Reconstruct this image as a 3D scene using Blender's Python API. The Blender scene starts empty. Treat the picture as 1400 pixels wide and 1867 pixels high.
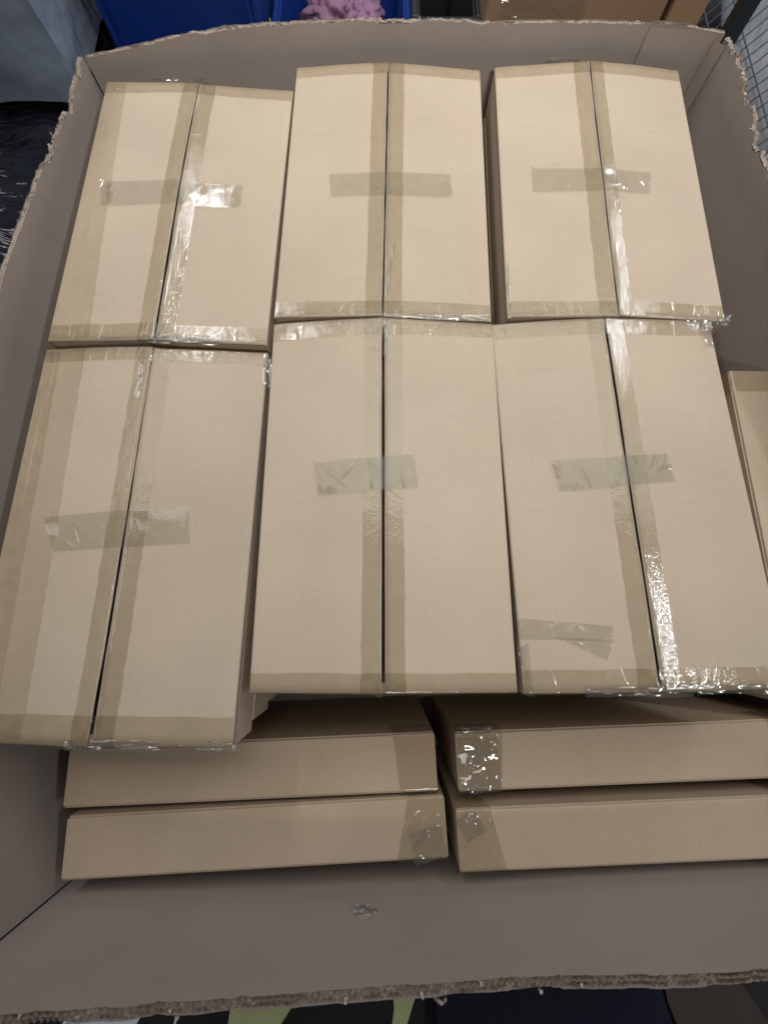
import bpy, math, random
import numpy as np
from mathutils import Vector, Matrix

R = math.radians
scene = bpy.context.scene
# ------------------------------------------------------------------ camera
cam_d = bpy.data.cameras.new("camera")
cam_d.sensor_fit = 'HORIZONTAL'
cam_d.sensor_width = 36.0
cam_d.lens = 36.0 * 800 / 1400
cam_d.dof.use_dof = True
cam_d.dof.focus_distance = 0.78
cam_d.dof.aperture_fstop = 4.5
cam_d.clip_start = 0.02
cam_d.clip_end = 200
cam = bpy.data.objects.new("camera", cam_d)
scene.collection.objects.link(cam)
cam.location = (0, 0, 1.172)
cam.rotation_euler = (math.atan(197 / 800), 0, 0)
scene.camera = cam
# ------------------------------------------------------------------ world and lamps (warehouse ceiling strips, plus two added fill lights)
world = bpy.data.worlds.new("World")
scene.world = world
world.use_nodes = True
bg = world.node_tree.nodes["Background"]
bg.inputs[0].default_value = (0.80, 0.90, 1.0, 1)
bg.inputs[1].default_value = 0.035


def strip_lamp(name, loc, w, l, power, col, spread=180):
    d = bpy.data.lights.new(name, 'AREA')
    d.shape = 'RECTANGLE'
    d.size = w
    d.size_y = l
    d.energy = power
    d.color = col
    d.spread = R(spread)
    o = bpy.data.objects.new(name, d)
    scene.collection.objects.link(o)
    o.location = loc
    return o


strip_lamp("ceiling_strip", (-1.22, 2.75, 2.92), 0.09, 1.7, 28, (0.90, 0.95, 1.0))
strip_lamp("ceiling_strip", (2.17, 2.70, 2.92), 0.09, 1.7, 36, (0.91, 0.955, 1.0))
strip_lamp("ceiling_strip", (2.17, -0.05, 2.92), 0.09, 0.7, 18, (0.92, 0.96, 1.0))
strip_lamp("added_soft_panel", (0.95, 1.62, 3.1), 6.6, 1.7, 56, (1.0, 0.965, 0.925), spread=110)  # added broad panel that lifts the carton tops, not a known fixture
ob = strip_lamp("added_rear_wall_fill", (0.30, -1.6, 2.6), 0.5, 0.2, 3.7, (1.0, 0.96, 0.91), spread=52)  # added out-of-view light, aimed to brighten the rear wall
ob.rotation_euler = (Vector((0.05, 1.12, 0.52)) - Vector(ob.location)).to_track_quat('-Z', 'Y').to_euler()
scene.view_settings.view_transform = 'Standard'
scene.view_settings.look = 'None'
scene.view_settings.exposure = 0.1
scene.view_settings.gamma = 1.0
scene.view_settings.use_curve_mapping = False
scene.cycles.use_denoising = True
scene.cycles.use_adaptive_sampling = True
scene.cycles.adaptive_threshold = 0.02
scene.cycles.max_bounces = 10
scene.cycles.transparent_max_bounces = 24
scene.cycles.sample_clamp_indirect = 6.0

# ------------------------------------------------------------------ helpers
rng = np.random.default_rng(7)
random.seed(7)
COL = scene.collection


def vnoise1(x, seed, n=4096):
    t = np.random.default_rng(seed).uniform(-1, 1, n)
    x = np.asarray(x, float)
    i = np.floor(x).astype(int)
    f = x - i
    f = f * f * (3 - 2 * f)
    return t[i % n] * (1 - f) + t[(i + 1) % n] * f


def vnoise2(x, y, seed, n=128):
    t = np.random.default_rng(seed).uniform(-1, 1, (n, n))
    x, y = np.broadcast_arrays(np.asarray(x, float), np.asarray(y, float))
    i = np.floor(x).astype(int); j = np.floor(y).astype(int)
    f = x - i; g = y - j
    f = f * f * (3 - 2 * f); g = g * g * (3 - 2 * g)
    a = t[i % n, j % n] * (1 - f) + t[(i + 1) % n, j % n] * f
    b = t[i % n, (j + 1) % n] * (1 - f) + t[(i + 1) % n, (j + 1) % n] * f
    return a * (1 - g) + b * g


class MB:
    """collects grids, boxes and bars into one mesh"""
    def __init__(s):
        s.v = []; s.f = []; s.n = 0

    def grid(s, P, cu=False, cv=False):
        nu, nv = P.shape[:2]
        s.v.append(P.reshape(-1, 3))
        idx = np.arange(nu * nv).reshape(nu, nv)
        a = np.concatenate([idx, idx[:1]], 0) if cu else idx
        if cv: a = np.concatenate([a, a[:, :1]], 1)
        q = np.stack([a[:-1, :-1], a[1:, :-1], a[1:, 1:], a[:-1, 1:]], -1).reshape(-1, 4) + s.n
        s.f += q.tolist()
        s.n += nu * nv
        return s

    def add(s, V, F):
        V = np.asarray(V, float).reshape(-1, 3)
        s.v.append(V)
        s.f += [[i + s.n for i in f] for f in F]
        s.n += len(V)
        return s

    def box(s, x0, x1, y0, y1, z0, z1):
        V = [(x, y, z) for z in (z0, z1) for y in (y0, y1) for x in (x0, x1)]
        return s.add(V, [(0, 2, 3, 1), (4, 5, 7, 6), (0, 1, 5, 4), (2, 6, 7, 3), (0, 4, 6, 2), (1, 3, 7, 5)])

    def bar(s, a, b, r, n=6):
        a = Vector(a); b = Vector(b); d = (b - a).normalized()
        u = d.orthogonal().normalized(); w = d.cross(u)
        P = np.array([[tuple(c + (u * math.cos(t) + w * math.sin(t)) * r) for t in [2 * math.pi * k / n for k in range(n)]] for c in (a, b)])
        s.grid(P, cv=True)
        k = s.n - 2 * n
        s.f += [list(range(k + n - 1, k - 1, -1)), list(range(k + n, k + 2 * n))]
        return s

    def mesh(s, name, smooth=False):
        me = bpy.data.meshes.new(name)
        me.from_pydata(np.concatenate(s.v).tolist(), [], s.f)
        if smooth: me.shade_smooth()
        me.update()
        return me


def obj(name, me, mat=None, parent=None, smooth=False, bevel=0):
    if isinstance(me, MB): me = me.mesh(name, smooth)
    if mat and not me.materials: me.materials.append(mat)
    o = bpy.data.objects.new(name, me)
    COL.objects.link(o)
    if parent: o.parent = parent
    if bevel:
        m = o.modifiers.new("bevel", 'BEVEL'); m.width = bevel; m.segments = 2; m.limit_method = 'ANGLE'
    return o


def empty(name, loc, rz=0):
    o = bpy.data.objects.new(name, None)
    COL.objects.link(o)
    o.location = loc
    o.rotation_euler = (0, 0, rz)
    o.empty_display_size = 0.05
    return o


def tag(o, label=None, cat=None, group=None, kind=None):
    if label: o["label"] = label
    if cat: o["category"] = cat
    if group: o["group"] = group
    if kind: o["kind"] = kind
    return o


# ------------------------------------------------------------------ materials
def nt(name):
    m = bpy.data.materials.new(name)
    m.use_nodes = True
    t = m.node_tree
    return m, t, t.nodes, t.links, t.nodes["Principled BSDF"]


def kraft(name, c, rough=0.8, flute=(90, 0, 0), mott=0.14, spec=0.25, bump=0.22, vary=0.06):
    m, t, N, L, p = nt(name)
    tc = N.new("ShaderNodeTexCoord")
    oi = N.new("ShaderNodeObjectInfo")
    n1 = N.new("ShaderNodeTexNoise"); n1.inputs["Scale"].default_value = 5; n1.inputs["Detail"].default_value = 4
    n2 = N.new("ShaderNodeTexNoise"); n2.inputs["Scale"].default_value = 420; n2.inputs["Detail"].default_value = 3
    mp = N.new("ShaderNodeMapping"); mp.inputs["Scale"].default_value = (1, 0.25, 1)
    L.new(tc.outputs["Object"], n1.inputs["Vector"])
    L.new(tc.outputs["Object"], mp.inputs["Vector"])
    L.new(mp.outputs[0], n2.inputs["Vector"])
    add = N.new("ShaderNodeVectorMath"); add.operation = 'ADD'
    L.new(tc.outputs["Object"], add.inputs[0]); L.new(oi.outputs["Random"], add.inputs[1])
    L.new(add.outputs[0], n1.inputs["Vector"])
    # large soft mottling + fibre specks + per-board variation, all in one value factor
    def mul(a, k, off):
        x = N.new("ShaderNodeMath"); x.operation = 'MULTIPLY_ADD'
        L.new(a, x.inputs[0]); x.inputs[1].default_value = k; x.inputs[2].default_value = off
        return x.outputs[0]
    a = mul(n1.outputs["Fac"], mott * 2, 1 - mott)
    b = mul(n2.outputs["Fac"], 0.16, 0.92)
    c0 = mul(oi.outputs["Random"], vary, 1 - vary / 2)
    x = N.new("ShaderNodeMath"); x.operation = 'MULTIPLY'; L.new(a, x.inputs[0]); L.new(b, x.inputs[1])
    y = N.new("ShaderNodeMath"); y.operation = 'MULTIPLY'; L.new(x.outputs[0], y.inputs[0]); L.new(c0, y.inputs[1])
    mp2 = N.new("ShaderNodeMapping"); mp2.inputs["Scale"].default_value = (9, 42, 9); mp2.inputs["Rotation"].default_value = (0, 0, 0.5)
    L.new(add.outputs[0], mp2.inputs["Vector"])
    n4 = N.new("ShaderNodeTexNoise"); n4.inputs["Scale"].default_value = 1.0; n4.inputs["Detail"].default_value = 6
    L.new(mp2.outputs[0], n4.inputs["Vector"])
    sc = N.new("ShaderNodeMapRange"); sc.inputs["From Min"].default_value = 0.60; sc.inputs["From Max"].default_value = 0.74
    sc.inputs["To Min"].default_value = 1.0; sc.inputs["To Max"].default_value = 0.96
    L.new(n4.outputs["Fac"], sc.inputs["Value"])
    y2 = N.new("ShaderNodeMath"); y2.operation = 'MULTIPLY'; L.new(y.outputs[0], y2.inputs[0]); L.new(sc.outputs[0], y2.inputs[1])
    y = y2
    hs = N.new("ShaderNodeMixRGB"); hs.inputs[1].default_value = (*c, 1)
    hs.inputs[2].default_value = (c[0] * 0.95, c[1] * 1.0, c[2] * 1.07, 1)
    L.new(n1.outputs["Color"], hs.inputs[0])
    vm = N.new("ShaderNodeVectorMath"); vm.operation = 'SCALE'
    L.new(hs.outputs[0], vm.inputs[0]); L.new(y.outputs[0], vm.inputs["Scale"])
    L.new(vm.outputs[0], p.inputs["Base Color"])
    p.inputs["Roughness"].default_value = rough
    p.inputs["Specular IOR Level"].default_value = spec
    # faint flute lines showing through the liner
    wv = N.new("ShaderNodeTexWave"); wv.inputs["Scale"].default_value = 40; wv.bands_direction = 'X' if flute[0] else 'Y'
    wv.inputs["Distortion"].default_value = 0.6
    L.new(tc.outputs["Object"], wv.inputs["Vector"])
    mix = N.new("ShaderNodeMath"); mix.operation = 'MULTIPLY_ADD'
    L.new(wv.outputs["Fac"], mix.inputs[0]); mix.inputs[1].default_value = 0.25
    L.new(n2.outputs["Fac"], mix.inputs[2])
    bp = N.new("ShaderNodeBump"); bp.inputs["Strength"].default_value = bump; bp.inputs["Distance"].default_value = 0.0006
    L.new(mix.outputs[0], bp.inputs["Height"]); L.new(bp.outputs[0], p.inputs["Normal"])
    return m


def tape_mat(name, tint, rough, haze, bubble, spec=0.045):
    """clear packing film: tinted transparency under a glossy, faintly bubbled face"""
    m, t, N, L, p = nt(name)
    N.remove(p)
    out = N["Material Output"]
    tc = N.new("ShaderNodeTexCoord")
    n1 = N.new("ShaderNodeTexVoronoi"); n1.feature = 'SMOOTH_F1'; n1.inputs["Scale"].default_value = 320; n1.inputs["Smoothness"].default_value = 0.6
    n2 = N.new("ShaderNodeTexNoise"); n2.inputs["Scale"].default_value = 38; n2.inputs["Detail"].default_value = 2
    L.new(tc.outputs["Object"], n1.inputs["Vector"]); L.new(tc.outputs["Object"], n2.inputs["Vector"])
    mx = N.new("ShaderNodeMath"); mx.operation = 'MULTIPLY_ADD'; L.new(n2.outputs["Fac"], mx.inputs[0]); mx.inputs[1].default_value = 0.45
    L.new(n1.outputs["Distance"], mx.inputs[2])
    bp = N.new("ShaderNodeBump"); bp.inputs["Strength"].default_value = 1.0; bp.inputs["Distance"].default_value = bubble
    L.new(mx.outputs[0], bp.inputs["Height"])
    tr = N.new("ShaderNodeBsdfTransparent")
    cr = N.new("ShaderNodeMapRange"); cr.inputs["To Min"].default_value = 0.93; cr.inputs["To Max"].default_value = 1.05
    n3 = N.new("ShaderNodeTexNoise"); n3.inputs["Scale"].default_value = 60; n3.inputs["Detail"].default_value = 5
    L.new(tc.outputs["Object"], n3.inputs["Vector"]); L.new(n3.outputs["Fac"], cr.inputs["Value"])
    vm = N.new("ShaderNodeVectorMath"); vm.operation = 'SCALE'; vm.inputs[0].default_value = tint
    L.new(cr.outputs[0], vm.inputs["Scale"]); L.new(vm.outputs[0], tr.inputs["Color"])
    df = N.new("ShaderNodeBsdfDiffuse"); df.inputs["Color"].default_value = (0.62, 0.62, 0.60, 1)
    mh = N.new("ShaderNodeMixShader"); mh.inputs[0].default_value = haze
    L.new(tr.outputs[0], mh.inputs[1]); L.new(df.outputs[0], mh.inputs[2])
    gl = N.new("ShaderNodeBsdfGlossy"); gl.inputs["Roughness"].default_value = rough
    L.new(bp.outputs[0], gl.inputs["Normal"])
    lw = N.new("ShaderNodeLayerWeight"); lw.inputs["Blend"].default_value = 0.5
    L.new(bp.outputs[0], lw.inputs["Normal"])
    pw = N.new("ShaderNodeMath"); pw.operation = 'POWER'; pw.inputs[1].default_value = 5.0
    L.new(lw.outputs["Facing"], pw.inputs[0])
    fr = N.new("ShaderNodeMath"); fr.operation = 'MULTIPLY_ADD'; fr.inputs[1].default_value = 0.7; fr.inputs[2].default_value = spec
    L.new(pw.outputs[0], fr.inputs[0])
    ms = N.new("ShaderNodeMixShader")
    L.new(fr.outputs[0], ms.inputs[0]); L.new(mh.outputs[0], ms.inputs[1]); L.new(gl.outputs[0], ms.inputs[2])
    L.new(ms.outputs[0], out.inputs["Surface"])
    return m


def simple(name, c, rough=0.5, spec=0.5, var=0.15, scale=12, bump=0, bscale=40, metal=0, stretch=(1, 1, 1), bdist=0.004):
    m, t, N, L, p = nt(name)
    tc = N.new("ShaderNodeTexCoord")
    mp = N.new("ShaderNodeMapping"); mp.inputs["Scale"].default_value = stretch
    L.new(tc.outputs["Object"], mp.inputs["Vector"])
    n = N.new("ShaderNodeTexNoise"); n.inputs["Scale"].default_value = scale; n.inputs["Detail"].default_value = 5
    L.new(mp.outputs[0], n.inputs["Vector"])
    mr = N.new("ShaderNodeMapRange"); mr.inputs["To Min"].default_value = 1 - var; mr.inputs["To Max"].default_value = 1 + var
    L.new(n.outputs["Fac"], mr.inputs["Value"])
    vm = N.new("ShaderNodeVectorMath"); vm.operation = 'SCALE'; vm.inputs[0].default_value = c
    L.new(mr.outputs[0], vm.inputs["Scale"]); L.new(vm.outputs[0], p.inputs["Base Color"])
    p.inputs["Roughness"].default_value = rough
    p.inputs["Specular IOR Level"].default_value = spec
    p.inputs["Metallic"].default_value = metal
    if bump:
        b = N.new("ShaderNodeTexNoise"); b.inputs["Scale"].default_value = bscale; b.inputs["Detail"].default_value = 3
        L.new(mp.outputs[0], b.inputs["Vector"])
        bp = N.new("ShaderNodeBump"); bp.inputs["Strength"].default_value = bump; bp.inputs["Distance"].default_value = bdist
        L.new(b.outputs["Fac"], bp.inputs["Height"]); L.new(bp.outputs[0], p.inputs["Normal"])
    return m


KRAFT = kraft("kraft_board", (0.482, 0.385, 0.283))
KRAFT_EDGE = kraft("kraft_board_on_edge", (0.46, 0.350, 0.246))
LINER = kraft("gaylord_liner", (0.352, 0.295, 0.256), mott=0.13, rough=0.85)
TORN = simple("torn_paper_fibre", (0.40, 0.345, 0.30), rough=0.95, spec=0.1, var=0.35, scale=160)
FLUTE = simple("corrugated_medium", (0.30, 0.245, 0.205), rough=0.95, spec=0.1, var=0.3, scale=200)
TAPE = tape_mat("clear_tape", (0.885, 0.868, 0.815), 0.06, 0.02, 0.00018)
TAPE_X = tape_mat("clear_tape_patch", (0.91, 0.912, 0.885), 0.06, 0.03, 0.00008)
TAPE_GREY = tape_mat("clear_tape_thick", (0.825, 0.840, 0.795), 0.06, 0.02, 0.00008, 0.03)
TAPE_OLD = tape_mat("aged_tape_scrap", (0.85, 0.85, 0.85), 0.08, 0.35, 0.0004, 0.3)
FLOOR_M = simple("shaded_concrete", (0.018, 0.016, 0.017), rough=0.7, var=0.4, scale=6, bump=0.2, bscale=30)  # darkened: the viewer's shadow is put into the floor colour

# ------------------------------------------------------------------ setting: the floor
fl = obj("floor", MB().grid(np.array([[(x, y, -0.012) for y in (-4, 6)] for x in (-5, 5)])[::-1]), FLOOR_M)
tag(fl, kind="structure")

# ------------------------------------------------------------------ the big open corrugated box
BOX = empty("bulk_box", (0, 0, 0))
tag(BOX, "big open corrugated bulk box with torn rim holding the brown cartons", "bulk box")
TW = 0.0095


def wall(ctrl, seed, tears, amp=0.0028, fuzz=60, label=None, pulp=0.0016, wob=0.004, TW=0.0095, rag=0.12):
    """one panel of the box: inner and outer liner with fluting in between, torn along the top"""
    c = np.array(ctrl, float)
    s0 = np.concatenate([[0], np.cumsum(np.hypot(*(np.diff(c[:, :2], axis=0).T)))])
    S = s0[-1]
    n = int(S / 0.0013)
    s = np.linspace(0, S, n)
    k = np.ones(29) / 29

    def smooth(a):
        p = np.concatenate([2 * a[0] - a[1:15][::-1], a, 2 * a[-1] - a[-15:-1][::-1]])
        return np.convolve(p, k, 'valid')
    x = smooth(np.interp(s, s0, c[:, 0])); y = smooth(np.interp(s, s0, c[:, 1])); z = smooth(np.interp(s, s0, c[:, 2]))
    tx = np.gradient(x); ty = np.gradient(y); tl = np.hypot(tx, ty); tx /= tl; ty /= tl
    nx, ny = -ty, tx            # walls run clockwise seen from above: left normal points outward
    env = rag + (1 - rag) * np.clip(vnoise1(s * 4.5, seed + 70) * 1.4 + 0.15, 0, 1)
    z = z + amp * (1.6 * vnoise1(s * 7, seed) + env * (1.3 * vnoise1(s * 30, seed + 1) + 0.8 * vnoise1(s * 110, seed + 2) + 0.22 * vnoise1(s * 330, seed + 3)))
    gt = np.random.default_rng(seed + 90)
    tears = list(tears) + [(gt.uniform(0.02, 0.98), gt.uniform(0.003, 0.022), gt.uniform(0.2, 1.0) * amp * 2.0) for _ in range(int(S * 14))]
    for (ts, w, d) in tears:
        q = np.clip(1 - np.abs(s - ts * S) / w, 0, 1)
        z = z - d * np.minimum(q * 1.8, 1) * (0.85 + 0.15 * vnoise1(s * 200, seed + 9))

    def wobble(zz):
        return wob * np.clip((zz - 0.3) / 0.27, 0, 1) ** 2 * vnoise1(s * 3.2, seed + 20)

    def sheet(mb, off, zt, zb, rows):
        r = np.linspace(0, 1, rows) ** 0.6
        P = np.zeros((n, rows, 3))
        for j, q in enumerate(r):
            zz = zb + (zt - zb) * q
            wob = wobble(zz)
            P[:, j, 0] = x + nx * (off + wob); P[:, j, 1] = y + ny * (off + wob); P[:, j, 2] = zz
        mb.grid(P)
        return mb
    zi = z + 0.0009 * env * vnoise1(s * 210, seed + 4) - 0.006 * np.clip(vnoise1(s * 24, seed + 5) - 0.35, 0, 1)
    zo = z + 0.0009 * env * vnoise1(s * 210, seed + 6) - 0.010 * np.clip(vnoise1(s * 20, seed + 7) - 0.30, 0, 1)
    w = obj("wall_panel", sheet(sheet(MB(), 0, zi, 0 * z, 14), TW, zo, 0 * z, 6), LINER, BOX, True)
    if label: w["label"] = label
    e = MB()
    zm = z - 0.0015 + 0.0014 * vnoise1(s * 230, seed + 8)
    sheet(e, TW / 2, zm, z - 0.05, 3)
    for m_, (a, b) in enumerate(((0.0004, TW / 2 - 0.0004), (TW / 2 + 0.0004, TW - 0.0004))):
        ff = 0.5 + 0.5 * np.sin(s * 2 * math.pi / (0.0084 if m_ == 0 else 0.0070) + m_)
        off = a + (b - a) * ff
        zt = z - 0.002 + 0.0016 * vnoise1(s * 260, seed + 10 + m_)
        P = np.zeros((n, 2, 3))
        for j, zz in enumerate((z - 0.05, zt)):
            o_ = off + wobble(zz)
            P[:, j, 0] = x + nx * o_; P[:, j, 1] = y + ny * o_; P[:, j, 2] = zz
        e.grid(P)
    # crushed fibrous pulp between the liners
    P = np.zeros((n, 9, 3))
    for j in range(9):
        q = j / 8
        zz = z - pulp + env * 0.0016 * vnoise2(s * 300, q * 4 + 0 * s, seed + 60) + (0.3 + env) * 0.0014 * vnoise2(s * 110, q * 3 + 0 * s, seed + 61) - 0.0025 * np.clip(vnoise1(s * 30, seed + 62) - 0.2, 0, 1)
        o_ = 0.0003 + (TW - 0.0006) * q + wobble(z)
        P[:, j, 0] = x + nx * o_; P[:, j, 1] = y + ny * o_; P[:, j, 2] = zz
    e.grid(P)
    te = obj("torn_edge", e, FLUTE, w)
    te["label"] = "exposed fluting along the torn top edge"
    h = MB()
    g = np.random.default_rng(seed + 50)
    for _ in range(fuzz * 6):               # ragged little peels of liner paper
        i = int(g.integers(6, n - 6))
        if g.random() > env[i] ** 1.5 + 0.05: continue
        ww = g.uniform(0.002, 0.009) * g.uniform(0.5, 1.3); hh = g.uniform(0.002, 0.0065) * g.uniform(0.6, 1.4)
        side = g.choice([0, TW / 2, TW]); bend = g.uniform(-1.2, 1.2)
        base = np.array([x[i] + nx[i] * side, y[i] + ny[i] * side, z[i] - 0.003])
        T = np.array([tx[i], ty[i], 0]); Nn = np.array([nx[i], ny[i], 0])
        P = np.zeros((4, 4, 3))
        for a in range(4):
            for b in range(4):
                q = b / 3; ang = bend * q
                P[a, b] = base + T * ((a / 3 - 0.5) * ww * (1 - 0.45 * q) + g.normal(0, 0.0006)) + Nn * (math.sin(ang) * hh * q + g.normal(0, 0.0006)) + np.array([0, 0, hh * q * math.cos(ang) * (0.75 + 0.5 * g.random())])
        h.grid(P)
    tp = obj("torn_paper", h, TORN, w, True)
    tp["label"] = "pale shreds of torn liner paper"
    tp["kind"] = "stuff"
    return w


Wz = wall([(-0.585, 1.068, 0.552), (-0.47, 1.088, 0.559), (-0.345, 1.110, 0.571), (-0.34, 1.111, 0.571), (-0.18, 1.124, 0.574), (-0.02, 1.128, 0.576), (-0.012, 1.129, 0.576),
           (0.20, 1.124, 0.573), (0.21, 1.125, 0.574), (0.42, 1.120, 0.577), (0.56, 1.111, 0.577), (0.655, 1.094, 0.573)], 11,
          [(0.2, 0.03, 0.004), (0.62, 0.02, 0.003)], amp=0.0009, fuzz=18, wob=0.001, label="rear wall with soft vertical creases")
Wr = wall([(0.657, 1.092, 0.572), (0.667, 0.96, 0.570), (0.682, 0.80, 0.568), (0.745, 0.55, 0.560), (0.798, 0.2, 0.555), (0.790, -0.10, 0.552), (0.735, -0.382, 0.556)], 23,
          [(0.10, 0.03, 0.010), (0.17, 0.02, 0.012), (0.24, 0.03, 0.012)], amp=0.0042, fuzz=60, label="right wall with a badly frayed rim")
Wf = wall([(0.733, -0.384, 0.556), (0.47, -0.391, 0.550), (0.22, -0.404, 0.546), (0.0, -0.415, 0.549), (-0.20, -0.421, 0.556), (-0.42, -0.423, 0.570), (-0.521, -0.424, 0.576)], 35,
          [(0.35, 0.02, 0.003)], amp=0.0013, fuzz=12, pulp=0.0048, TW=0.0128, rag=0.45, label="front wall nearest the viewer with a torn honeycomb edge")
Wl = wall([(-0.523, -0.422, 0.575), (-0.555, -0.29, 0.572), (-0.600, -0.10, 0.570), (-0.630, 0.2, 0.568), (-0.625, 0.50, 0.567), (-0.618, 0.67, 0.560), (-0.606, 0.845, 0.556), (-0.597, 0.955, 0.548), (-0.593, 0.985, 0.549), (-0.587, 1.066, 0.553)], 47,
          [(0.922, 0.016, 0.013), (0.935, 0.012, 0.004), (0.86, 0.008, 0.006)], amp=0.0030, fuzz=50, label="left wall with a notch torn near the back corner")
obj("base", MB().box(-0.63, 0.79, -0.425, 1.10, -0.011, -0.001), LINER, BOX)
# glued overlap of the box's side seam on the rear wall, with its raised vertical edge
P = np.array([[(x_, y_, z_) for z_ in (0.02, 0.30, 0.5745)] for (x_, y_) in ((0.5135, 1.1138), (0.5150, 1.1108), (0.56, 1.1085), (0.645, 1.0940))])
P[:, :, 0] += np.array([0.010, 0.005, -0.001])[None, :]
obj("joint_flap", MB().grid(P), LINER, BOX)
# corner reinforcement fold in the right rear corner
P = np.array([[(x_, y_, z_) for z_ in (0.02, 0.30, 0.566)] for (x_, y_) in ((0.641, 1.0945), (0.642, 1.0905), (0.6560, 1.074), (0.6585, 1.0745))])
obj("corner_fold", MB().grid(P), LINER, BOX)

# ------------------------------------------------------------------ cartons
HW, HL, H = 0.1865, 0.294, 0.087
TB = 0.003       # board thickness


class Prof:
    """height of the carton top: two flaps tenting up to the seam"""
    def __init__(s, br=0.0, bf=0.0, bm=None, step=0.0, seed=0, gap=0.004, gap_f=None, drop=(0, 0, 0, 0)):
        s.br, s.bf, s.step, s.seed, s.gap = br, bf, step, seed, gap
        s.bm = (br + bf) / 2 if bm is None else bm
        s.gap_f = gap if gap_f is None else gap_f
        s.drop = drop      # extra height at rear-left, rear-right, front-right, front-left corner

    def b(s, y):
        t = np.clip((np.asarray(y, float) + HL) / (2 * HL), 0, 1)
        return s.bf * (1 - t) ** 2 + 2 * (2 * s.bm - (s.bf + s.br) / 2) * t * (1 - t) + s.br * t * t

    def g(s, y):
        t = np.clip((np.asarray(y, float) + HL) / (2 * HL), 0, 1)
        return np.maximum(0.0014, s.gap_f * (1 - t) + s.gap * t + 0.0007 * vnoise1(np.asarray(y) * 22 + 50, s.seed + 3))

    def z(s, x, y):
        x = np.asarray(x, float); y = np.asarray(y, float)
        q = np.clip(1 - np.abs(x) / HW, 0, 1)
        t = np.clip((y + HL) / (2 * HL), 0, 1)
        q2 = q * (0.72 + 0.28 * q) + 0.10 * np.sin(q * math.pi)
        zz = H + s.b(y) * q2
        st = np.clip((np.abs(x) - 0.002) / 0.02, 0, 1)
        zz = zz + s.step * 0.5 * (np.where(x < 0, 1, -1)) * np.clip(1 - np.abs(x) / HW, 0, 1) * np.clip(np.abs(x) / 0.003, 0, 1)
        rl, rr, fr, flc = s.drop
        cl = np.clip(-x / HW, 0, 1); cr = np.clip(x / HW, 0, 1)
        zz = zz + t ** 2 * (rl * cl + rr * cr) + (1 - t) ** 2 * (fr * cr + flc * cl)
        if s.br or s.bf:
            zz = zz + 0.0011 * vnoise2(x * 11 + 9, y * 7 + 9, s.seed + 1) * np.clip((HW - np.abs(x)) / 0.03, 0, 1)
        return zz


def flap_mesh(pr, side, ny=40, nx=18):
    ys = np.linspace(-HL, HL, ny)
    ring = []
    r = 0.0035
    rows = []
    for y in ys:
        g = float(pr.g(y)) / 2
        xs = np.linspace(g, HW - r, nx)
        top = [(side * x, y, float(pr.z(side * x, y))) for x in xs]
        zt = top[-1][2]
        arc = [(side * (HW - r + r * math.sin(a)), y, zt - r + r * math.cos(a)) for a in (0.4, 0.8, 1.2, math.pi / 2)]
        low = [(side * HW, y, zt - 0.010), (side * (HW - TB), y, zt - 0.010), (side * (HW - TB), y, zt - TB - 0.001)]
        bot = [(x, y_, z - TB) for (x, y_, z) in top[::-1][1:]]
        rows.append(top + arc + low + bot)
    P = np.array(rows)
    mb = MB()
    mb.grid(P[:, ::side].copy() if False else P, cv=True)
    n = P.shape[1]
    a = list(range(n)); b = [i + (ny - 1) * n for i in range(n)]
    k = nx
    # end caps as quad strip between top and bottom runs
    for st in (0, (ny - 1) * n):
        for i in range(nx - 2):
            t0, t1 = st + i, st + i + 1
            b0, b1 = st + n - 1 - i, st + n - 2 - i
            mb.f.append([t0, t1, b1, b0])
        mb.f.append([st + nx - 2, st + nx - 1, st + nx, st + nx + 1, st + nx + 2, st + nx + 3, st + nx + 4, st + nx + 5, st + nx + 6, st + nx + 7])
    me = mb.mesh("flap", True)
    return me


def side_mesh(side):
    return MB().box(*(sorted((side * HW, side * (HW - TB)))), -HL, HL, 0, H - 0.0101).mesh("side_panel")


def end_mesh(pr, e):
    xs = np.linspace(-HW + 0.0035, HW - 0.0035, 41)
    y = e * (HL - 0.0012)
    top = pr.z(xs, y) - TB - 0.0004
    P = np.zeros((len(xs), 2, 3)); Q = P.copy()
    P[:, :, 0] = xs[:, None]; P[:, 0, 2] = 0; P[:, 1, 2] = top; P[:, :, 1] = y
    Q[:] = P; Q[:, :, 1] = y - e * TB
    # panel faces plus the inner flap that folds in from its top edge
    I = np.zeros((len(xs), 2, 3)); I[:, :, 0] = xs[:, None]
    I[:, 0, 1] = y; I[:, 1, 1] = y - e * 0.012
    I[:, 0, 2] = top; I[:, 1, 2] = top - 0.004
    return MB().grid(P).grid(Q).grid(I).mesh("end_panel")


BOT = MB().box(-HW + 0.004, HW - 0.004, -HL + 0.004, HL - 0.004, 0.0005, 0.0035).mesh("bottom_panel")


def surf(pr, x, u, off):
    """carton skin: u runs along y, past the end edge it turns down the end panel"""
    x, u = np.broadcast_arrays(np.asarray(x, float), np.asarray(u, float))
    e = np.sign(u); ex = np.abs(u) - (HL - 0.002)
    r = 0.003
    yc = np.clip(u, -HL, HL)
    zt = pr.z(x, yc)
    P = np.zeros(x.shape + (3,)); N = P.copy()
    P[..., 0] = x
    th = np.clip(ex / r, 0, math.pi / 2)
    flat = ex <= 0
    down = np.clip(ex - r * math.pi / 2, 0, None)
    P[..., 1] = np.where(flat, u, e * (HL - 0.002 + (r) * np.sin(th)))
    P[..., 2] = np.where(flat, zt, zt - r + r * np.cos(th) - down)
    N[..., 1] = np.where(flat, 0, e * np.sin(th)); N[..., 2] = np.where(flat, 1, np.cos(th))
    return P + N * np.asarray(off)[..., None] if np.ndim(off) else P + N * off


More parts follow.
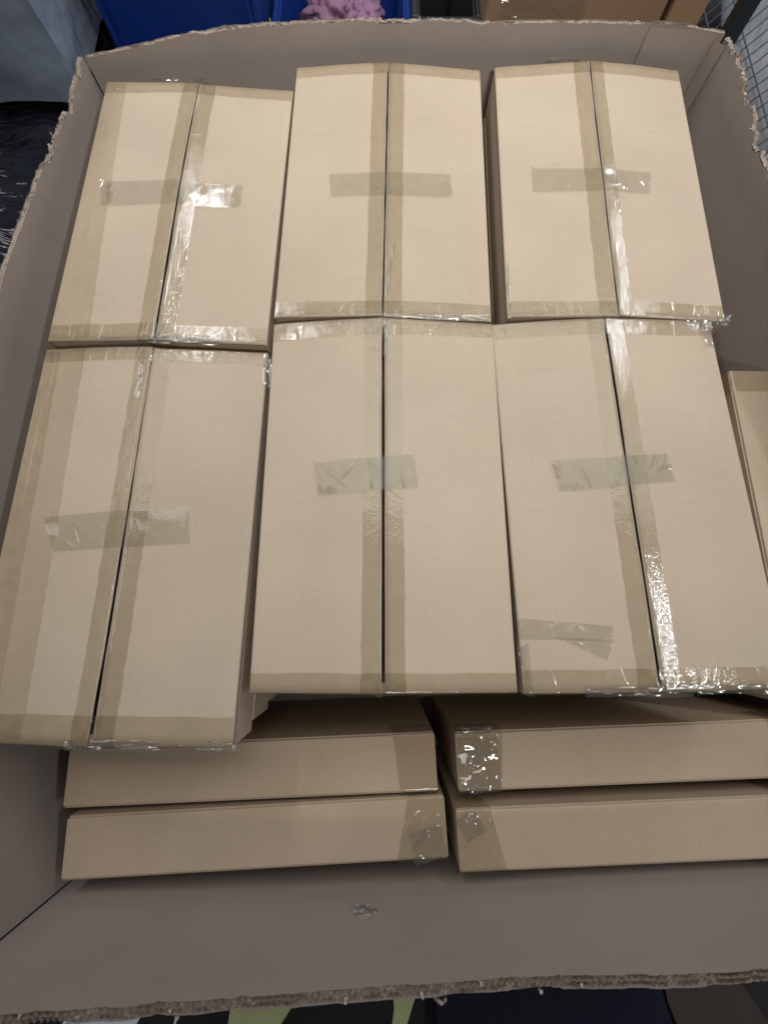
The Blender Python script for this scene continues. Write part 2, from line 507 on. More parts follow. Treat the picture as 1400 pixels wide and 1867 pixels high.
def ridges(a, b, seed, count, amp, brange, slant=0.0, sig=0.0009):
    """thin wrinkles across a strip: a runs along it, b (0..1) across it"""
    g = np.random.default_rng(seed)
    out = np.zeros(np.broadcast(a, b).shape)
    lo, hi = float(a.min()), float(a.max())
    for _ in range(count):
        c = g.uniform(lo, hi); k = g.normal(0, slant + 0.004)
        b0 = g.uniform(*brange); bl = g.uniform(0.15, 0.5)
        m = np.clip(1 - np.abs(b - b0) / bl, 0, 1)
        out += g.uniform(0.4, 1.0) * amp * np.exp(-((a - c - k * (b - b0)) / (sig * g.uniform(0.7, 1.4))) ** 2) * np.sqrt(m)
    return out


def strip_mesh(fn, a0, a1, b0, b1, da, nb):
    a = np.linspace(a0, a1, max(3, int((a1 - a0) / da)))
    b = np.linspace(0, 1, nb)
    A, B = np.meshgrid(a, b, indexing='ij')
    return MB().grid(fn(A, B, b0 + (b1 - b0) * B))


def seam_tape(pr, seed, x0=-0.031, x1=0.031, drop=0.045, wr=10, amp=0.0007, skew=0.0):
    """film along the seam, slit down the middle: both halves tuck into the gap"""
    mb = MB()
    a = np.linspace(-HL - drop, HL + drop, int((2 * HL + 2 * drop) / 0.0012))
    b = np.linspace(0, 1, 16)
    A, B = np.meshgrid(a, b, indexing='ij')
    G = pr.g(np.clip(A, -HL, HL)) / 2
    for sd, xe in ((-1, x0), (1, x1)):
        X = sd * G + (xe - sd * G) * B
        w = ridges(A, B, seed + 5 * sd, wr, amp, (0.0, 0.6), 0.03)
        edge = 0.0009 * vnoise1(A * 60, seed + 1 + sd) * (B > 0.97)
        bub = 0.00011 * (1 + vnoise2(A * 90, B * 3, seed + 2 + sd))
        lift = 0.0012 * np.clip(vnoise1(A * 16, seed + 3 + sd), 0, 1) * np.exp(-(B / 0.12) ** 2)
        tuck = -0.004 * (B < 0.01) * (np.abs(A) < HL)
        mb.grid(surf(pr, X + edge, A, 0.00045 + w + bub + lift + tuck))
    return mb.mesh("seam_tape", True)


def end_tape(pr, e, seed, top=0.027, down=0.032, wr=16, amp=0.0013, x0=-HW + 0.001, x1=HW - 0.001, slope=0.0):
    def fn(A, B, U):
        w = ridges(A, B, seed, wr, amp, (0.0, 0.45), 0.012)
        ed = (slope * A + 0.0012 * vnoise1(A * 25, seed + 1)) * (1 - B)
        bub = 0.00010 * (1 + vnoise2(A * 120, B * 6, seed + 2))
        puff = 0.0016 * np.clip(vnoise1(A * 14, seed + 5), 0, 1) * np.exp(-((U - HL) / 0.004) ** 2)
        return surf(pr, A, e * (U + ed), 0.00095 + w + bub + puff)
    return strip_mesh(fn, x0, x1, HL - top, HL + down, 0.0010, 25).mesh("end_tape", True)


def patch_tape(pr, quad, seed, wr=7, amp=0.0013, off=0.0016, curl=0.004, name="cross_tape"):
    """a short strip given by four local corner points: rear-left, rear-right, front-right, front-left"""
    q = np.array(quad, float)

    def fn(A, B, _):
        rl, rr, fr, flq = q
        X = (rl[0] * (1 - A) + rr[0] * A) * (1 - B) + (flq[0] * (1 - A) + fr[0] * A) * B
        Y = (rl[1] * (1 - A) + rr[1] * A) * (1 - B) + (flq[1] * (1 - A) + fr[1] * A) * B
        tooth = 0.0009 * np.sign(np.sin(B * 90))
        X = X + tooth * (np.where(A < 0.006, 1, 0) + np.where(A > 0.994, 1, 0))
        Lq = np.hypot(*(rr - rl))
        w = ridges(A * Lq, B, seed, wr, amp, (0.0, 1.0), 0.03, 0.0014)
        bub = 0.0004 * (1 + vnoise2(A * 9, B * 3, seed + 2))
        cu = curl * (np.clip(1 - A / 0.10, 0, 1) ** 2 * (0.3 + 0.7 * (1 - B)) + np.clip((A - 0.90) / 0.10, 0, 1) ** 2 * (0.3 + 0.7 * B)) * np.clip(0.6 + vnoise1(B * 3 + seed, seed), 0, 1)
        return surf(pr, X, Y, off + w + bub + cu)
    return strip_mesh(fn, 0, 1, 0, 1, 0.006, 27).mesh(name, True)


def carton(loc, rz, pr, label, seed, mat=KRAFT, cross=None, group="flat brown cartons lying inside the bulk box", edge=(), extra=(), tops=(0.027, 0.027), wr=(16, 16), slopes=(0, 0), seam=None, seam_wr=10):
    t = empty("carton", loc, R(rz))
    tag(t, label, "carton", group)
    obj("flap", flap_mesh(pr, -1), mat, t)
    obj("flap", flap_mesh(pr, 1), mat, t)
    for sd in (-1, 1): obj("side_panel", side_mesh(sd), mat, t)
    obj("end_panel", end_mesh(pr, 1), mat, t)
    obj("end_panel", end_mesh(pr, -1), mat, t)
    obj("bottom_panel", BOT, mat, t)
    obj("seam_tape", seam_tape(pr, seed + 100, *(seam or (-0.031, 0.031)), wr=seam_wr), TAPE, t)
    obj("end_tape", end_tape(pr, 1, seed + 110, top=tops[0], wr=wr[0], slope=slopes[0]), TAPE, t)
    obj("end_tape", end_tape(pr, -1, seed + 120, top=tops[1], wr=wr[1], slope=slopes[1]), TAPE, t)
    if cross: obj("cross_tape", patch_tape(pr, cross, seed + 130), TAPE_GREY if seed in (5000, 6000) else TAPE_X, t)
    for i, qd in enumerate(edge):
        obj("edge_tape", patch_tape(pr, qd, seed + 140 + i, wr=3, amp=0.0003, off=0.0007 + 0.0004 * i, curl=0), TAPE_EDGE, t)
    for i, (qd, nm, w_, a_) in enumerate(extra):
        obj(nm, patch_tape(pr, qd, seed + 160 + i, wr=w_, amp=a_, off=0.0012 + 0.0005 * i, curl=0.003), TAPE_X, t)
    return t


TAPE_EDGE = tape_mat("clear_tape_long", (0.955, 0.94, 0.905), 0.14, 0.02, 0.00012)
LAY = 0.087
ZTOP = 5 * LAY
tops = {
    'r1c1': carton((-0.3768, 0.7486, ZTOP), -1.44, Prof(0.004, 0.006, 0.009, 0.003, 1, 0.002, 0.004, drop=(0.003, -0.006, 0, -0.002)),
                   "taped carton in the back left corner of the bulk box, beside the torn notch", 1000,
                   cross=[(-0.149, 0.041), (0.114, 0.038), (0.116, -0.015), (-0.140, -0.016)],
                   edge=[[(-0.185, 0.290), (-0.145, 0.290), (-0.114, -0.290), (-0.185, -0.290)]], wr=(10, 14), tops=(0.03, 0.031), seam=(-0.029, 0.033)),
    'r1c2': carton((0.0032, 0.7937, ZTOP), -1.09, Prof(0.012, 0.010, 0.009, 0, 2, 0.003, 0.003),
                   "taped carton in the middle of the back row against the rear wall", 2000,
                   cross=[(-0.106, 0.014), (0.121, 0.018), (0.123, -0.036), (-0.100, -0.040)], wr=(5, 16), tops=(0.030, 0.030), seam=(-0.030, 0.032), seam_wr=16),
    'r1c3': carton((0.4046, 0.7935, ZTOP), -1.34, Prof(0.014, 0.010, 0.010, -0.001, 3, 0.003, 0.0025),
                   "taped carton at the back right, with a wide dark gap on its left", 3000,
                   cross=[(-0.130, 0.027), (0.090, 0.018), (0.085, -0.032), (-0.129, -0.028)], wr=(8, 18), tops=(0.031, 0.030), seam=(-0.032, 0.026)),
    'r2c1': carton((-0.3859, 0.1375, ZTOP), -0.95, Prof(0.012, 0.012, 0.010, 0.005, 4, 0.0012, 0.004, drop=(0, 0, 0.001, -0.002)),
                   "taped carton at the front left, jutting nearest to the viewer", 4000,
                   cross=[(-0.127, 0.011), (0.090, 0.030), (0.099, -0.025), (-0.100, -0.041)],
                   edge=[[(-0.185, 0.290), (-0.158, 0.290), (-0.138, -0.292), (-0.185, -0.292)], [(-0.184, 0.292), (-0.114, 0.292), (-0.095, -0.288), (-0.184, -0.288)]],
                   wr=(16, 14), tops=(0.024, 0.036), seam=(-0.026, 0.030), seam_wr=14),
    'r2c2': carton((-0.0012, 0.1963, ZTOP), 0.04, Prof(0.017, 0.009, 0.011, 0.001, 5, 0.004, 0.005),
                   "taped carton in the middle of the front row, between the two others", 5000,
                   cross=[(-0.108, 0.040), (0.048, 0.054), (0.053, 0.000), (-0.099, -0.013)], wr=(20, 8), tops=(0.031, 0.026), slopes=(0.02, 0), seam_wr=12),
    'r2c3': carton((0.3748, 0.1982, ZTOP), 1.04, Prof(0.014, 0.008, 0.010, 0, 6, 0.0045, 0.004),
                   "taped carton at the front right, with a torn tape scrap near its corner", 6000,
                   cross=[(-0.115, 0.045), (0.067, 0.052), (0.072, 0.007), (-0.105, -0.007)],
                   extra=[([(-0.187, -0.192), (-0.055, -0.206), (-0.057, -0.226), (-0.187, -0.222)], "tape_scrap", 9, 0.0018),
                          ([(-0.145, -0.218), (-0.057, -0.226), (-0.069, -0.252), (-0.130, -0.222)], "tape_scrap", 5, 0.0012)],
                   wr=(12, 12), tops=(0.030, 0.030), seam=(-0.030, 0.030)),
}
tops['r2c1'].scale = (1.0, 1.022, 1.0)


def crumple(parent, c, size, seed, amp=0.006, rot=(0, 0, 0)):
    """loose crinkled end of tape standing off the carton edge"""
    n = 26
    a = np.linspace(-0.5, 0.5, n)
    A, B = np.meshgrid(a, a, indexing='ij')
    rag = 1 + 0.10 * vnoise2(A * 5 + 20, B * 5 + 20, seed)
    def fold(k, sd): return np.abs(vnoise2(A * k + 20, B * k + 20, sd))
    Zc = 0.55 * amp * (1.2 * fold(2.6, seed + 1) + 0.45 * fold(6, seed + 2) - 0.3)
    P = np.stack([A * size[0] * rag, B * size[1] * rag, Zc], -1)
    M = np.array(Matrix.Rotation(rot[2], 3, 'Z') @ Matrix.Rotation(rot[1], 3, 'Y') @ Matrix.Rotation(rot[0], 3, 'X'))
    c = np.array(c, float)
    if parent in BULGE:
        br_, bf_ = BULGE[parent]
        c[2] += (br_ if c[1] > 0 else bf_) * max(0, 1 - abs(c[0]) / HW)
        if c[1] < -0.294: c[1] = -0.2925
    P = P @ M.T + c
    return obj("tape_end", MB().grid(P), TAPE_EAR, parent, True)


TAPE_EAR = tape_mat("crinkled_tape", (0.93, 0.93, 0.92), 0.07, 0.06, 0.0001, 0.12)
T = tops
BULGE = {T['r1c1']: (0.004, 0.006), T['r1c2']: (0.012, 0.010), T['r1c3']: (0.014, 0.010), T['r2c1']: (0.012, 0.012), T['r2c2']: (0.017, 0.009), T['r2c3']: (0.014, 0.008)}
crumple(T['r2c3'], (0.176, 0.268, H + 0.002), (0.022, 0.050), 501, 0.005, (0, 0.4, 0))
crumple(T['r2c3'], (0.163, 0.283, H + 0.002), (0.046, 0.020), 502, 0.004)
crumple(T['r2c3'], (-0.182, -0.262, H + 0.001), (0.016, 0.070), 503, 0.006, (0, -0.6, 0))
crumple(T['r2c3'], (0.010, -0.296, H + 0.002), (0.070, 0.018), 504, 0.006, (0.3, 0, 0))
crumple(T['r2c3'], (-0.060, -0.296, H + 0.001), (0.085, 0.014), 505, 0.005, (0.3, 0, 0))
crumple(T['r2c3'], (0.110, -0.296, H + 0.001), (0.120, 0.013), 506, 0.005, (0.3, 0, 0))
crumple(T['r2c2'], (0.010, -0.298, H - 0.006), (0.040, 0.030), 507, 0.008, (1.2, 0, 0))
crumple(T['r2c2'], (0.004, 0.262, H + 0.001), (0.006, 0.080), 508, 0.005)
crumple(T['r2c1'], (0.188, 0.262, H - 0.001), (0.018, 0.055), 509, 0.007, (0, 0.7, 0))
crumple(T['r2c1'], (0.045, -0.298, H + 0.001), (0.090, 0.014), 510, 0.006, (0.15, 0, 0))
crumple(T['r2c1'], (-0.020, -0.300, H + 0.001), (0.040, 0.012), 511, 0.007, (0.25, 0, 0))
crumple(T['r2c1'], (0.165, -0.298, H + 0.000), (0.050, 0.012), 512, 0.006, (0.25, 0, 0))
crumple(T['r2c1'], (-0.012, 0.235, H + 0.002), (0.009, 0.065), 513, 0.004)
crumple(T['r1c1'], (-0.050, 0.298, H + 0.002), (0.085, 0.016), 514, 0.007, (-0.6, 0, 0))
crumple(T['r1c1'], (0.001, 0.299, H + 0.003), (0.022, 0.018), 515, 0.008, (-0.7, 0, 0))
crumple(T['r1c1'], (-0.130, 0.012, H + 0.002), (0.012, 0.045), 516, 0.004, (0, 0, 0.3))
crumple(T['r1c1'], (0.050, -0.298, H + 0.002), (0.120, 0.014), 517, 0.006, (0.25, 0, 0))
crumple(T['r1c1'], (-0.050, -0.299, H - 0.004), (0.090, 0.016), 518, 0.006, (1.2, 0, 0))
crumple(T['r1c2'], (0.012, -0.200, H + 0.002), (0.005, 0.110), 519, 0.003, (0, 0, -0.12))
crumple(T['r1c2'], (0.100, -0.298, H + 0.001), (0.150, 0.012), 520, 0.006, (0.25, 0, 0))
crumple(T['r1c3'], (0.180, -0.296, H + 0.001), (0.024, 0.018), 521, 0.006, (0.6, 0, 0))
crumple(T['r1c3'], (-0.182, -0.240, H + 0.000), (0.006, 0.110), 522, 0.005, (0, -0.8, 0))
crumple(T['r1c3'], (-0.050, 0.297, H + 0.002), (0.060, 0.012), 523, 0.006, (-0.7, 0, 0))
# the layers underneath, seen as slivers in the gaps and below the front left carton
flatp = Prof(0, 0, 0, 0, 0, 0.002)
FLAT = [("flap", flap_mesh(flatp, -1, 6, 6), KRAFT), ("flap", flap_mesh(flatp, 1, 6, 6), KRAFT), ("side_panel", side_mesh(-1), KRAFT), ("side_panel", side_mesh(1), KRAFT),
        ("end_panel", end_mesh(flatp, 1), KRAFT), ("end_panel", end_mesh(flatp, -1), KRAFT), ("bottom_panel", BOT, KRAFT),
        ("end_tape", end_tape(flatp, 1, 77, wr=3), TAPE), ("end_tape", end_tape(flatp, -1, 78, wr=8), TAPE)]
proto = empty("carton", (0, 0, 0))
pparts = [obj(n, me, m, proto) for n, me, m in FLAT]
where = {'r1c1': "back left", 'r1c2': "back middle", 'r1c3': "back right", 'r2c1': "front left", 'r2c2': "front middle", 'r2c3': "front right"}
nth = {4: "second", 3: "third", 2: "fourth", 1: "fifth", 0: "bottom"}
first = True
g = np.random.default_rng(5)
for key, top in tops.items():
    for k in range(4, -1, -1):
        if first:
            t = proto; first = False
        else:
            t = proto.copy(); COL.objects.link(t)
            for p_ in pparts:
                c = p_.copy(); COL.objects.link(c); c.parent = t
        dx, dy = g.uniform(-0.004, 0.004), g.uniform(-0.004, 0.004)
        if key == 'r2c1': dx, dy = (0.003, 0.010) if k == 4 else (0.001 - 0.002 * k, 0.022 + g.uniform(-0.006, 0.006))
        if key == 'r1c3' : dx -= 0.004
        if key == 'r2c2': dy += 0.03
        if key == 'r2c3': dy += 0.012
        t.location = (top.location.x + dx, top.location.y + dy, k * LAY)
        t.rotation_euler = (0, 0, top.rotation_euler.z + R(g.uniform(-0.5, 0.5)))
        if k == 0: tag(t, f"bottom carton of the {where[key]} stack in the bulk box", "carton", "cartons stacked under the top layer")
        else: tag(t, f"{nth[k]} carton from the top of the {where[key]} stack", "carton", "cartons stacked under the top layer")

# cartons standing on their long edge along the front wall and by the right wall
def edge_carton(cx, cy, rz, label, L=0.605, D=0.084, HH=0.373, seed=0, taper=(0, 0), tapes=()):
    t = empty("carton", (cx, cy, 0), R(rz))
    tag(t, label, "carton", "cartons standing on edge inside the bulk box")
    hl, hd = L / 2, D / 2
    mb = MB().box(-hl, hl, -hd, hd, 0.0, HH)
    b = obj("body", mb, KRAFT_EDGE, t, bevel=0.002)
    # a shallow crease line where the long face folds: one panel each side
    obj("side_panel", MB().box(-hl + 0.002, hl - 0.002, hd, hd + 0.0025, 0.002, HH - 0.004), KRAFT_EDGE, t)
    obj("side_panel", MB().box(-hl + 0.002, hl - 0.002, -hd - 0.0025, -hd, 0.002, HH - 0.004), KRAFT_EDGE, t)
    for i, (xa, xb, xc, xd, wr, am, mat) in enumerate(tapes):
        # wraps from the rear face (top-left) over the top edge to the front face
        def fn(A, B, _):
            gN = 0.055
            s = (A - 0.5) * (D + 2 * gN)
            xl = xa + (xd - xa) * A; xr = xb + (xc - xb) * A
            X = xl + (xr - xl) * B
            w = ridges(X, A, seed + i * 7 + 1, wr, am, (0.2, 0.8), 0.05, 0.0012) + 0.0004 * (1 + vnoise2(A * 12, B * 6, seed + i))
            o = 0.0012 + w
            ss = np.abs(s) - hd
            Y = -np.where(ss < 0, s, np.sign(s) * (hd + 0.0030 + o))
            Z = np.where(ss < 0, HH + o, HH - np.clip(ss, 0, None))
            return np.stack([X, Y, Z], -1)
        me = strip_mesh(fn, 0, 1, 0, 1, 0.012, 50).mesh("corner_tape", True)
        obj("corner_tape", me, mat, t)
    return t


hL = 0.3025
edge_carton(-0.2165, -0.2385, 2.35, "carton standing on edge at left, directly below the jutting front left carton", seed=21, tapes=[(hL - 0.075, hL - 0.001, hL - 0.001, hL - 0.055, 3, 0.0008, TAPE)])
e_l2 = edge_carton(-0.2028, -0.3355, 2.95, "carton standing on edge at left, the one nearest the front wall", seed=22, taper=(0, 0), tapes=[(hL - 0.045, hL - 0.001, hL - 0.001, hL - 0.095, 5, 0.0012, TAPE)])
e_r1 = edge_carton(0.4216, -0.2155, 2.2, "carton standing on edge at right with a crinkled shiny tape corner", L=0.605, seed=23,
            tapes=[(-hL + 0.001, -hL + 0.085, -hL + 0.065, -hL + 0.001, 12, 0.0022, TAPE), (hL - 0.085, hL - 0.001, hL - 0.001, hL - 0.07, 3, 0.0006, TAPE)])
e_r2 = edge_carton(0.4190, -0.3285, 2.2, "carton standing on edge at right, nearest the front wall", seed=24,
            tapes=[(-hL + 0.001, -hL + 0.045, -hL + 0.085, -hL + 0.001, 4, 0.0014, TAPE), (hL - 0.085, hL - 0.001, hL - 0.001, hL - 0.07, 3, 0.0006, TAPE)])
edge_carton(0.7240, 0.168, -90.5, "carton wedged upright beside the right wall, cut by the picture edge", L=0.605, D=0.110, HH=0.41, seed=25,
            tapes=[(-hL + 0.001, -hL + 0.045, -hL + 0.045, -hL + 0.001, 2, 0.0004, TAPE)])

crumple(e_r1, (-hL + 0.036, -0.004, 0.3755), (0.068, 0.080), 601, 0.010)
crumple(e_r1, (-hL + 0.036, 0.044, 0.372), (0.050, 0.016), 602, 0.008, (-0.8, 0, 0))
crumple(e_l2, (hL - 0.030, -0.022, 0.3755), (0.052, 0.044), 603, 0.007, (0, 0, 0.2))
crumple(e_r2, (-hL + 0.022, 0.022, 0.3755), (0.036, 0.038), 604, 0.007, (0, 0, 0.5))
# scrap of clear tape left on the inside of the front wall
def fn(A, B, _):
    r = 0.019 * (1 + 0.25 * vnoise1(A * 7, 91))
    an = A * 2 * math.pi
    X = -0.0280 + B * r * np.cos(an) * 0.90; Z = 0.409 + B * r * np.sin(an) * 0.72
    Y = -0.4165 + 0.002 * (1 + vnoise2(X * 160 + 20, Z * 160, 92)) + 0.0015
    return np.stack([X, Y, Z], -1)
obj("tape_scrap", strip_mesh(fn, 0, 1, 0.02, 1, 0.02, 12), TAPE_OLD, BOX, True)
# loose thread of paper hanging outside the front rim
pts = [(0.060, -0.430, 0.538), (0.068, -0.440, 0.530), (0.074, -0.446, 0.516), (0.075, -0.447, 0.504)]
mb = MB()
for a, b in zip(pts[:-1], pts[1:]): mb.bar(a, b, 0.0022, 5)
obj("paper_thread", mb, TORN, BOX, True)

# ------------------------------------------------------------------ things around the box
BLUE = simple("blue_plastic", (0.004, 0.030, 0.20), rough=0.42, var=0.12, scale=5, bump=0.15, bscale=25)
NAVY = simple("navy_plastic", (0.008, 0.014, 0.055), rough=0.45, var=0.2, scale=8)
BLACKP = simple("black_plastic", (0.012, 0.012, 0.016), rough=0.5, var=0.2, scale=8)
PINK = simple("pink_cloth", (0.19, 0.095, 0.165), rough=0.9, var=0.2, scale=30, bump=0.4, bscale=60)
GREYFILM = simple("grey_film", (0.20, 0.24, 0.31), rough=0.28, var=0.5, scale=4, bump=0.8, bscale=6, bdist=0.03)
BLACKFILM = simple("black_film", (0.014, 0.015, 0.022), rough=0.14, var=0.6, scale=7, bump=1.0, bscale=5, stretch=(1.3, 5, 1.5), bdist=0.03)
BROWN = kraft("brown_carton_board", (0.30, 0.185, 0.115))
BROWN2 = kraft("tan_carton_board", (0.36, 0.225, 0.125))
STEEL = simple("rack_wire", (0.10, 0.13, 0.18), rough=0.4, metal=0.6)
POST = simple("rack_post", (0.020, 0.026, 0.030), rough=0.5)
WHITE = simple("white_sack", (0.74, 0.80, 0.88), rough=0.6, var=0.12, scale=5, bump=0.5, bscale=8, bdist=0.02)


def tote(x0, x1, y0, y1, h, mat, label, t=0.006, ribs=()):
    o = empty("tote", ((x0 + x1) / 2, (y0 + y1) / 2, -0.012))
    tag(o, label, "tote")
    hx, hy = (x1 - x0) / 2, (y1 - y0) / 2
    fl_ = 0.03
    # tapered walls: outer and inner skins
    def ring(k, z): return [(-hx + k, -hy + k, z), (hx - k, -hy + k, z), (hx - k, hy - k, z), (-hx + k, hy - k, z)]
    V = ring(fl_, 0) + ring(0, h) + ring(t, h) + ring(fl_ + t, t)
    F = []
    for a in (0, 4, 8):
        for i in range(4): F.append((a + i, a + (i + 1) % 4, a + 4 + (i + 1) % 4, a + 4 + i))
    F += [(3, 2, 1, 0), (12, 13, 14, 15)]
    obj("shell", MB().add(V, F), mat, o, bevel=0.004)
    mb = MB()
    for s in (-1, 1):
        mb.box(-hx - 0.012, hx + 0.012, s * (hy + 0.006) - 0.006, s * (hy + 0.006) + 0.006, h - 0.035, h + 0.004)
        mb.box(s * (hx + 0.006) - 0.006, s * (hx + 0.006) + 0.006, -hy, hy, h - 0.035, h + 0.004)
    obj("rim", mb, mat, o, bevel=0.003)
    for rx in ribs: obj("rib", MB().box(rx - 0.006, rx + 0.006, -hy - 0.012, -hy + 0.015, 0.05, h - 0.036), mat, o, bevel=0.003)
    return o


tote(-0.630, -0.268, 1.30, 1.75, 0.70, BLUE, "tall blue plastic tote behind the box's rear rim", ribs=(0.155, 0.168, -0.165))
tote(-0.252, 0.052, 1.24, 1.72, 0.455, BLUE, "lower open blue tote holding pink cloth")
tote(0.075, 0.205, 1.30, 1.75, 0.50, BLACKP, "narrow black tote filling the dark gap between blue tote and brown cartons")  # placed to fill the dark gap here
tote(-0.90, -0.66, 1.42, 1.85, 0.62, NAVY, "dark navy tote in the shadowed back left")


def blob(name, c, r, mat, seed, label, cat, squash=0.6, amp=0.3, sc=3.0):
    u = np.linspace(0, math.pi, 26); v = np.linspace(0, 2 * math.pi, 48, endpoint=False)
    U_, V_ = np.meshgrid(u, v, indexing='ij')
    d = np.stack([np.sin(U_) * np.cos(V_), np.sin(U_) * np.sin(V_), np.cos(U_)], -1)
    n = vnoise2(d[..., 0] * sc + d[..., 2] * 1.7 + 20, d[..., 1] * sc + 20, seed) + 0.5 * vnoise2(d[..., 0] * sc * 3 + 20, d[..., 1] * sc * 3 + d[..., 2] * 4 + 20, seed + 1)
    k = 1 + amp * n
    P = d * k[..., None] * np.array(r)
    o = obj(name, MB().grid(P, cv=True), mat, None, True)
    o.location = c
    tag(o, label, cat)
    return o


liner = blob("bin_liner", (-0.10, 1.48, 0.20), (0.118, 0.205, 0.20), NAVY, 61, "dark bin liner bunched inside the open blue tote", "bin liner", amp=0.12)
blob("pink_cloth", (-0.135, 1.50, 0.405), (0.055, 0.09, 0.026), PINK, 62, "crumpled pink cloth, left of two on the dark liner", "cloth", amp=0.35, sc=4)
blob("pink_cloth", (-0.045, 1.49, 0.405), (0.040, 0.08, 0.025), PINK, 64, "crumpled pink cloth, right of two on the dark liner", "cloth", amp=0.35, sc=4)


def plain_carton(x0, x1, y0, y1, h, mat, label, tape_x=None):
    o = empty("shipping_carton", ((x0 + x1) / 2, (y0 + y1) / 2, -0.012))
    tag(o, label, "carton")
    hx, hy = (x1 - x0) / 2, (y1 - y0) / 2
    obj("body", MB().box(-hx, hx, -hy, hy, 0, h), mat, o, bevel=0.004)
    for s in (-1, 1): obj("flap", MB().box(min(0.002 * s, s * hx), max(0.002 * s, s * hx), -hy, hy, h, h + 0.004), mat, o)
    if tape_x is not None:
        def f2(A, B, _):
            X = tape_x[0] + (tape_x[1] - tape_x[0]) * A; Z = tape_x[2] + (tape_x[3] - tape_x[2]) * B
            w = ridges(X, B, 301, 10, 0.004, (0, 1), 0.2, 0.006) + 0.003 * (1 + vnoise2(A * 6, B * 14, 302))
            return np.stack([X, -hy - 0.003 - w, Z + 0.03 * A], -1)
        obj("stretch_film", strip_mesh(f2, 0, 1, 0, 1, 0.012, 60), TAPE_X, o, True)
    return o


plain_carton(0.215, 0.592, 1.25, 1.60, 0.66, BROWN, "brown shipping carton with glinting clear film behind the rear rim", tape_x=(-0.16, 0.02, 0.46, 0.60))
plain_carton(0.600, 0.672, 1.24, 1.60, 0.66, BROWN2, "narrow tan carton beside the dark rack post")

# wire cage: post and flared mesh panel, white sacks behind it
rk = empty("wire_cage", (0.76, 1.2, -0.012))
tag(rk, "wire mesh cage with a dark post beyond the right back corner", "cage")
obj("post", MB().box(-0.028, 0.006, 0.02, 0.050, 0, 1.1), POST, rk, bevel=0.003)
ca, sa = math.cos(R(38)), math.sin(R(38))
mb_h = []
o0 = Vector((0.016, 0, 0.10))
for i in range(12):
    zz = i * 0.062
    a = o0 + Vector((sa * zz, -0.62, ca * zz)); b = o0 + Vector((sa * zz, 0.62, ca * zz))
    obj("wire", MB().bar(a, b, 0.0020, 5), STEEL, rk)
for i in range(36):
    y = -0.62 + i * 0.035
    a = o0 + Vector((0.003, y, 0)); b = o0 + Vector((0.003 + sa * 0.70, y, ca * 0.70))
    obj("wire", MB().bar(a, b, 0.0017, 5), STEEL, rk)
obj("foot", MB().box(-0.03, 0.12, -0.62, 0.62, 0.0, 0.09), POST, rk)
ws = blob("white_sack", (1.36, 1.45, 0.29), (0.37, 0.85, 0.30), WHITE, 71, "pale white sack behind the wire mesh", "sack", amp=0.06)

# wrapped loads on the left
def film_block(name, x0, x1, y0, y1, z0, z1, mat, seed, amp, label, cat):
    n = 90
    mb = MB()
    cx_, cy_, cz_ = (x0 + x1) / 2, (y0 + y1) / 2, z0
    def disp(P):
        d = amp * (0.7 * np.abs(vnoise2(P[..., 0] * 3 + 40, P[..., 1] * 38 + P[..., 2] * 6 + 40, seed + 3)) + vnoise2(P[..., 0] * 7 + P[..., 2] * 5 + 30, P[..., 1] * 9 + P[..., 2] * 4 + 30, seed) + 0.5 * vnoise2(P[..., 0] * 22 + 30, P[..., 1] * 30 + P[..., 2] * 18 + 30, seed + 1))
        return P + d[..., None] * np.array([0.5, 0.5, 1.0])
    t = np.linspace(0, 1, n)
    A, B = np.meshgrid(t, t, indexing='ij')
    O = np.zeros_like(A)
    faces = [(x0 + (x1 - x0) * A, y0 + (y1 - y0) * B, O + z1), (x0 + (x1 - x0) * A, O + y0, z0 + (z1 - z0) * B), (O + x1, y0 + (y1 - y0) * A, z0 + (z1 - z0) * B),
             (x0 + (x1 - x0) * A, O + y1, z0 + (z1 - z0) * B), (O + x0, y0 + (y1 - y0) * A, z0 + (z1 - z0) * B)]
    for f in faces:
        mb.grid(disp(np.stack(f, -1)) - np.array([cx_, cy_, cz_]))
    o = obj(name, mb, mat, None, True)
    o.location = (cx_, cy_, cz_)
    return tag(o, label, cat)


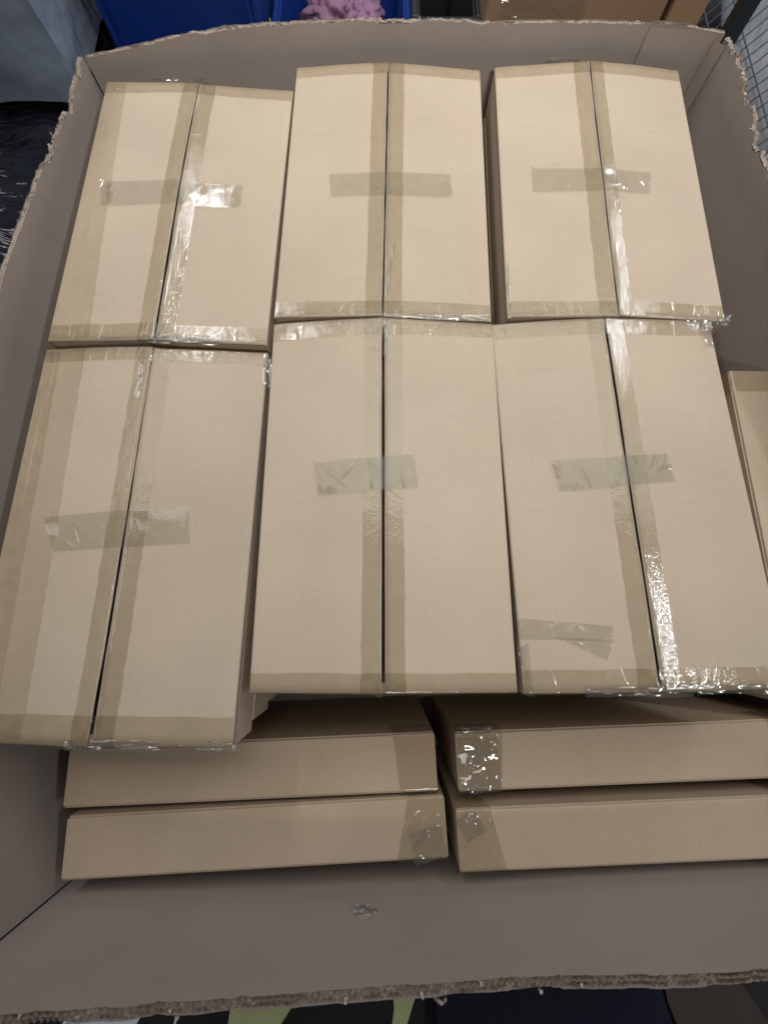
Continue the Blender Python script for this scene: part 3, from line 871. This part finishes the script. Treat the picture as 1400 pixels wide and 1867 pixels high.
film_block("wrapped_load", -1.45, -0.685, 0.62, 1.72, -0.012, 0.42, BLACKFILM, 81, 0.016, "black load in glossy stretch wrap left of the bulk box", "wrapped load")
film_block("wrapped_bale", -1.40, -0.668, 1.12, 1.62, 0.438, 1.0, GREYFILM, 83, 0.012, "grey bale in clear film standing on the black wrapped load", "wrapped bale")

# floor clutter in front of the box
def sheet_on_floor(name, pts, z, mat, label, cat, th=0.004):
    n = len(pts)
    V = [(x, y, z) for x, y in pts] + [(x, y, z + th) for x, y in pts]
    F = [list(range(n - 1, -1, -1)), list(range(n, 2 * n))] + [(i, (i + 1) % n, n + (i + 1) % n, n + i) for i in range(n)]
    return tag(obj(name, MB().add(V, F), mat), label, cat)


PAPER = simple("white_paper", (0.70, 0.78, 0.85), rough=0.7, var=0.05)
LIME = simple("lime_strap", (0.56, 0.58, 0.30), rough=0.7, var=0.15, scale=60)
NAVYCLOTH = simple("shaded_navy_cloth", (0.008, 0.007, 0.022), rough=0.95, var=0.25, scale=90)  # cloth colour lowered to stand in for shadow at the viewer's feet
WOOD = simple("brown_board", (0.06, 0.042, 0.035), rough=0.85, var=0.2, scale=20)
sheet_on_floor("paper_sheet", [(-0.70, -0.86), (-0.535, -0.850), (-0.515, -0.812), (-0.66, -0.78)], -0.012, PAPER, "white paper sheet on the floor at the lower left", "paper", 0.002)
sheet_on_floor("strap", [(-0.350, -0.95), (-0.300, -0.95), (-0.18, -0.79), (-0.17, -0.70), (-0.318, -0.70), (-0.330, -0.80)], -0.012, LIME, "wide lime strap on the floor below the front rim, left one", "strap", 0.003)
sheet_on_floor("strap", [(0.030, -0.95), (0.048, -0.85), (0.080, -0.77), (0.080, -0.70), (0.012, -0.70), (0.022, -0.82), (0.000, -0.95)], -0.012, LIME, "narrow lime strap on the floor below the front rim, right one", "strap", 0.003)
sheet_on_floor("blanket", [(0.11, -1.0), (0.66, -1.0), (0.60, -0.80), (0.56, -0.60), (0.11, -0.60)], -0.012, NAVYCLOTH, "dark navy blanket folded on the floor in front", "blanket", 0.03)
sheet_on_floor("board", [(0.68, -1.0), (0.93, -1.0), (0.73, -0.70), (0.60, -0.68), (0.612, -0.80)], -0.012, WOOD, "brown board on the floor at the lower right", "board", 0.012)
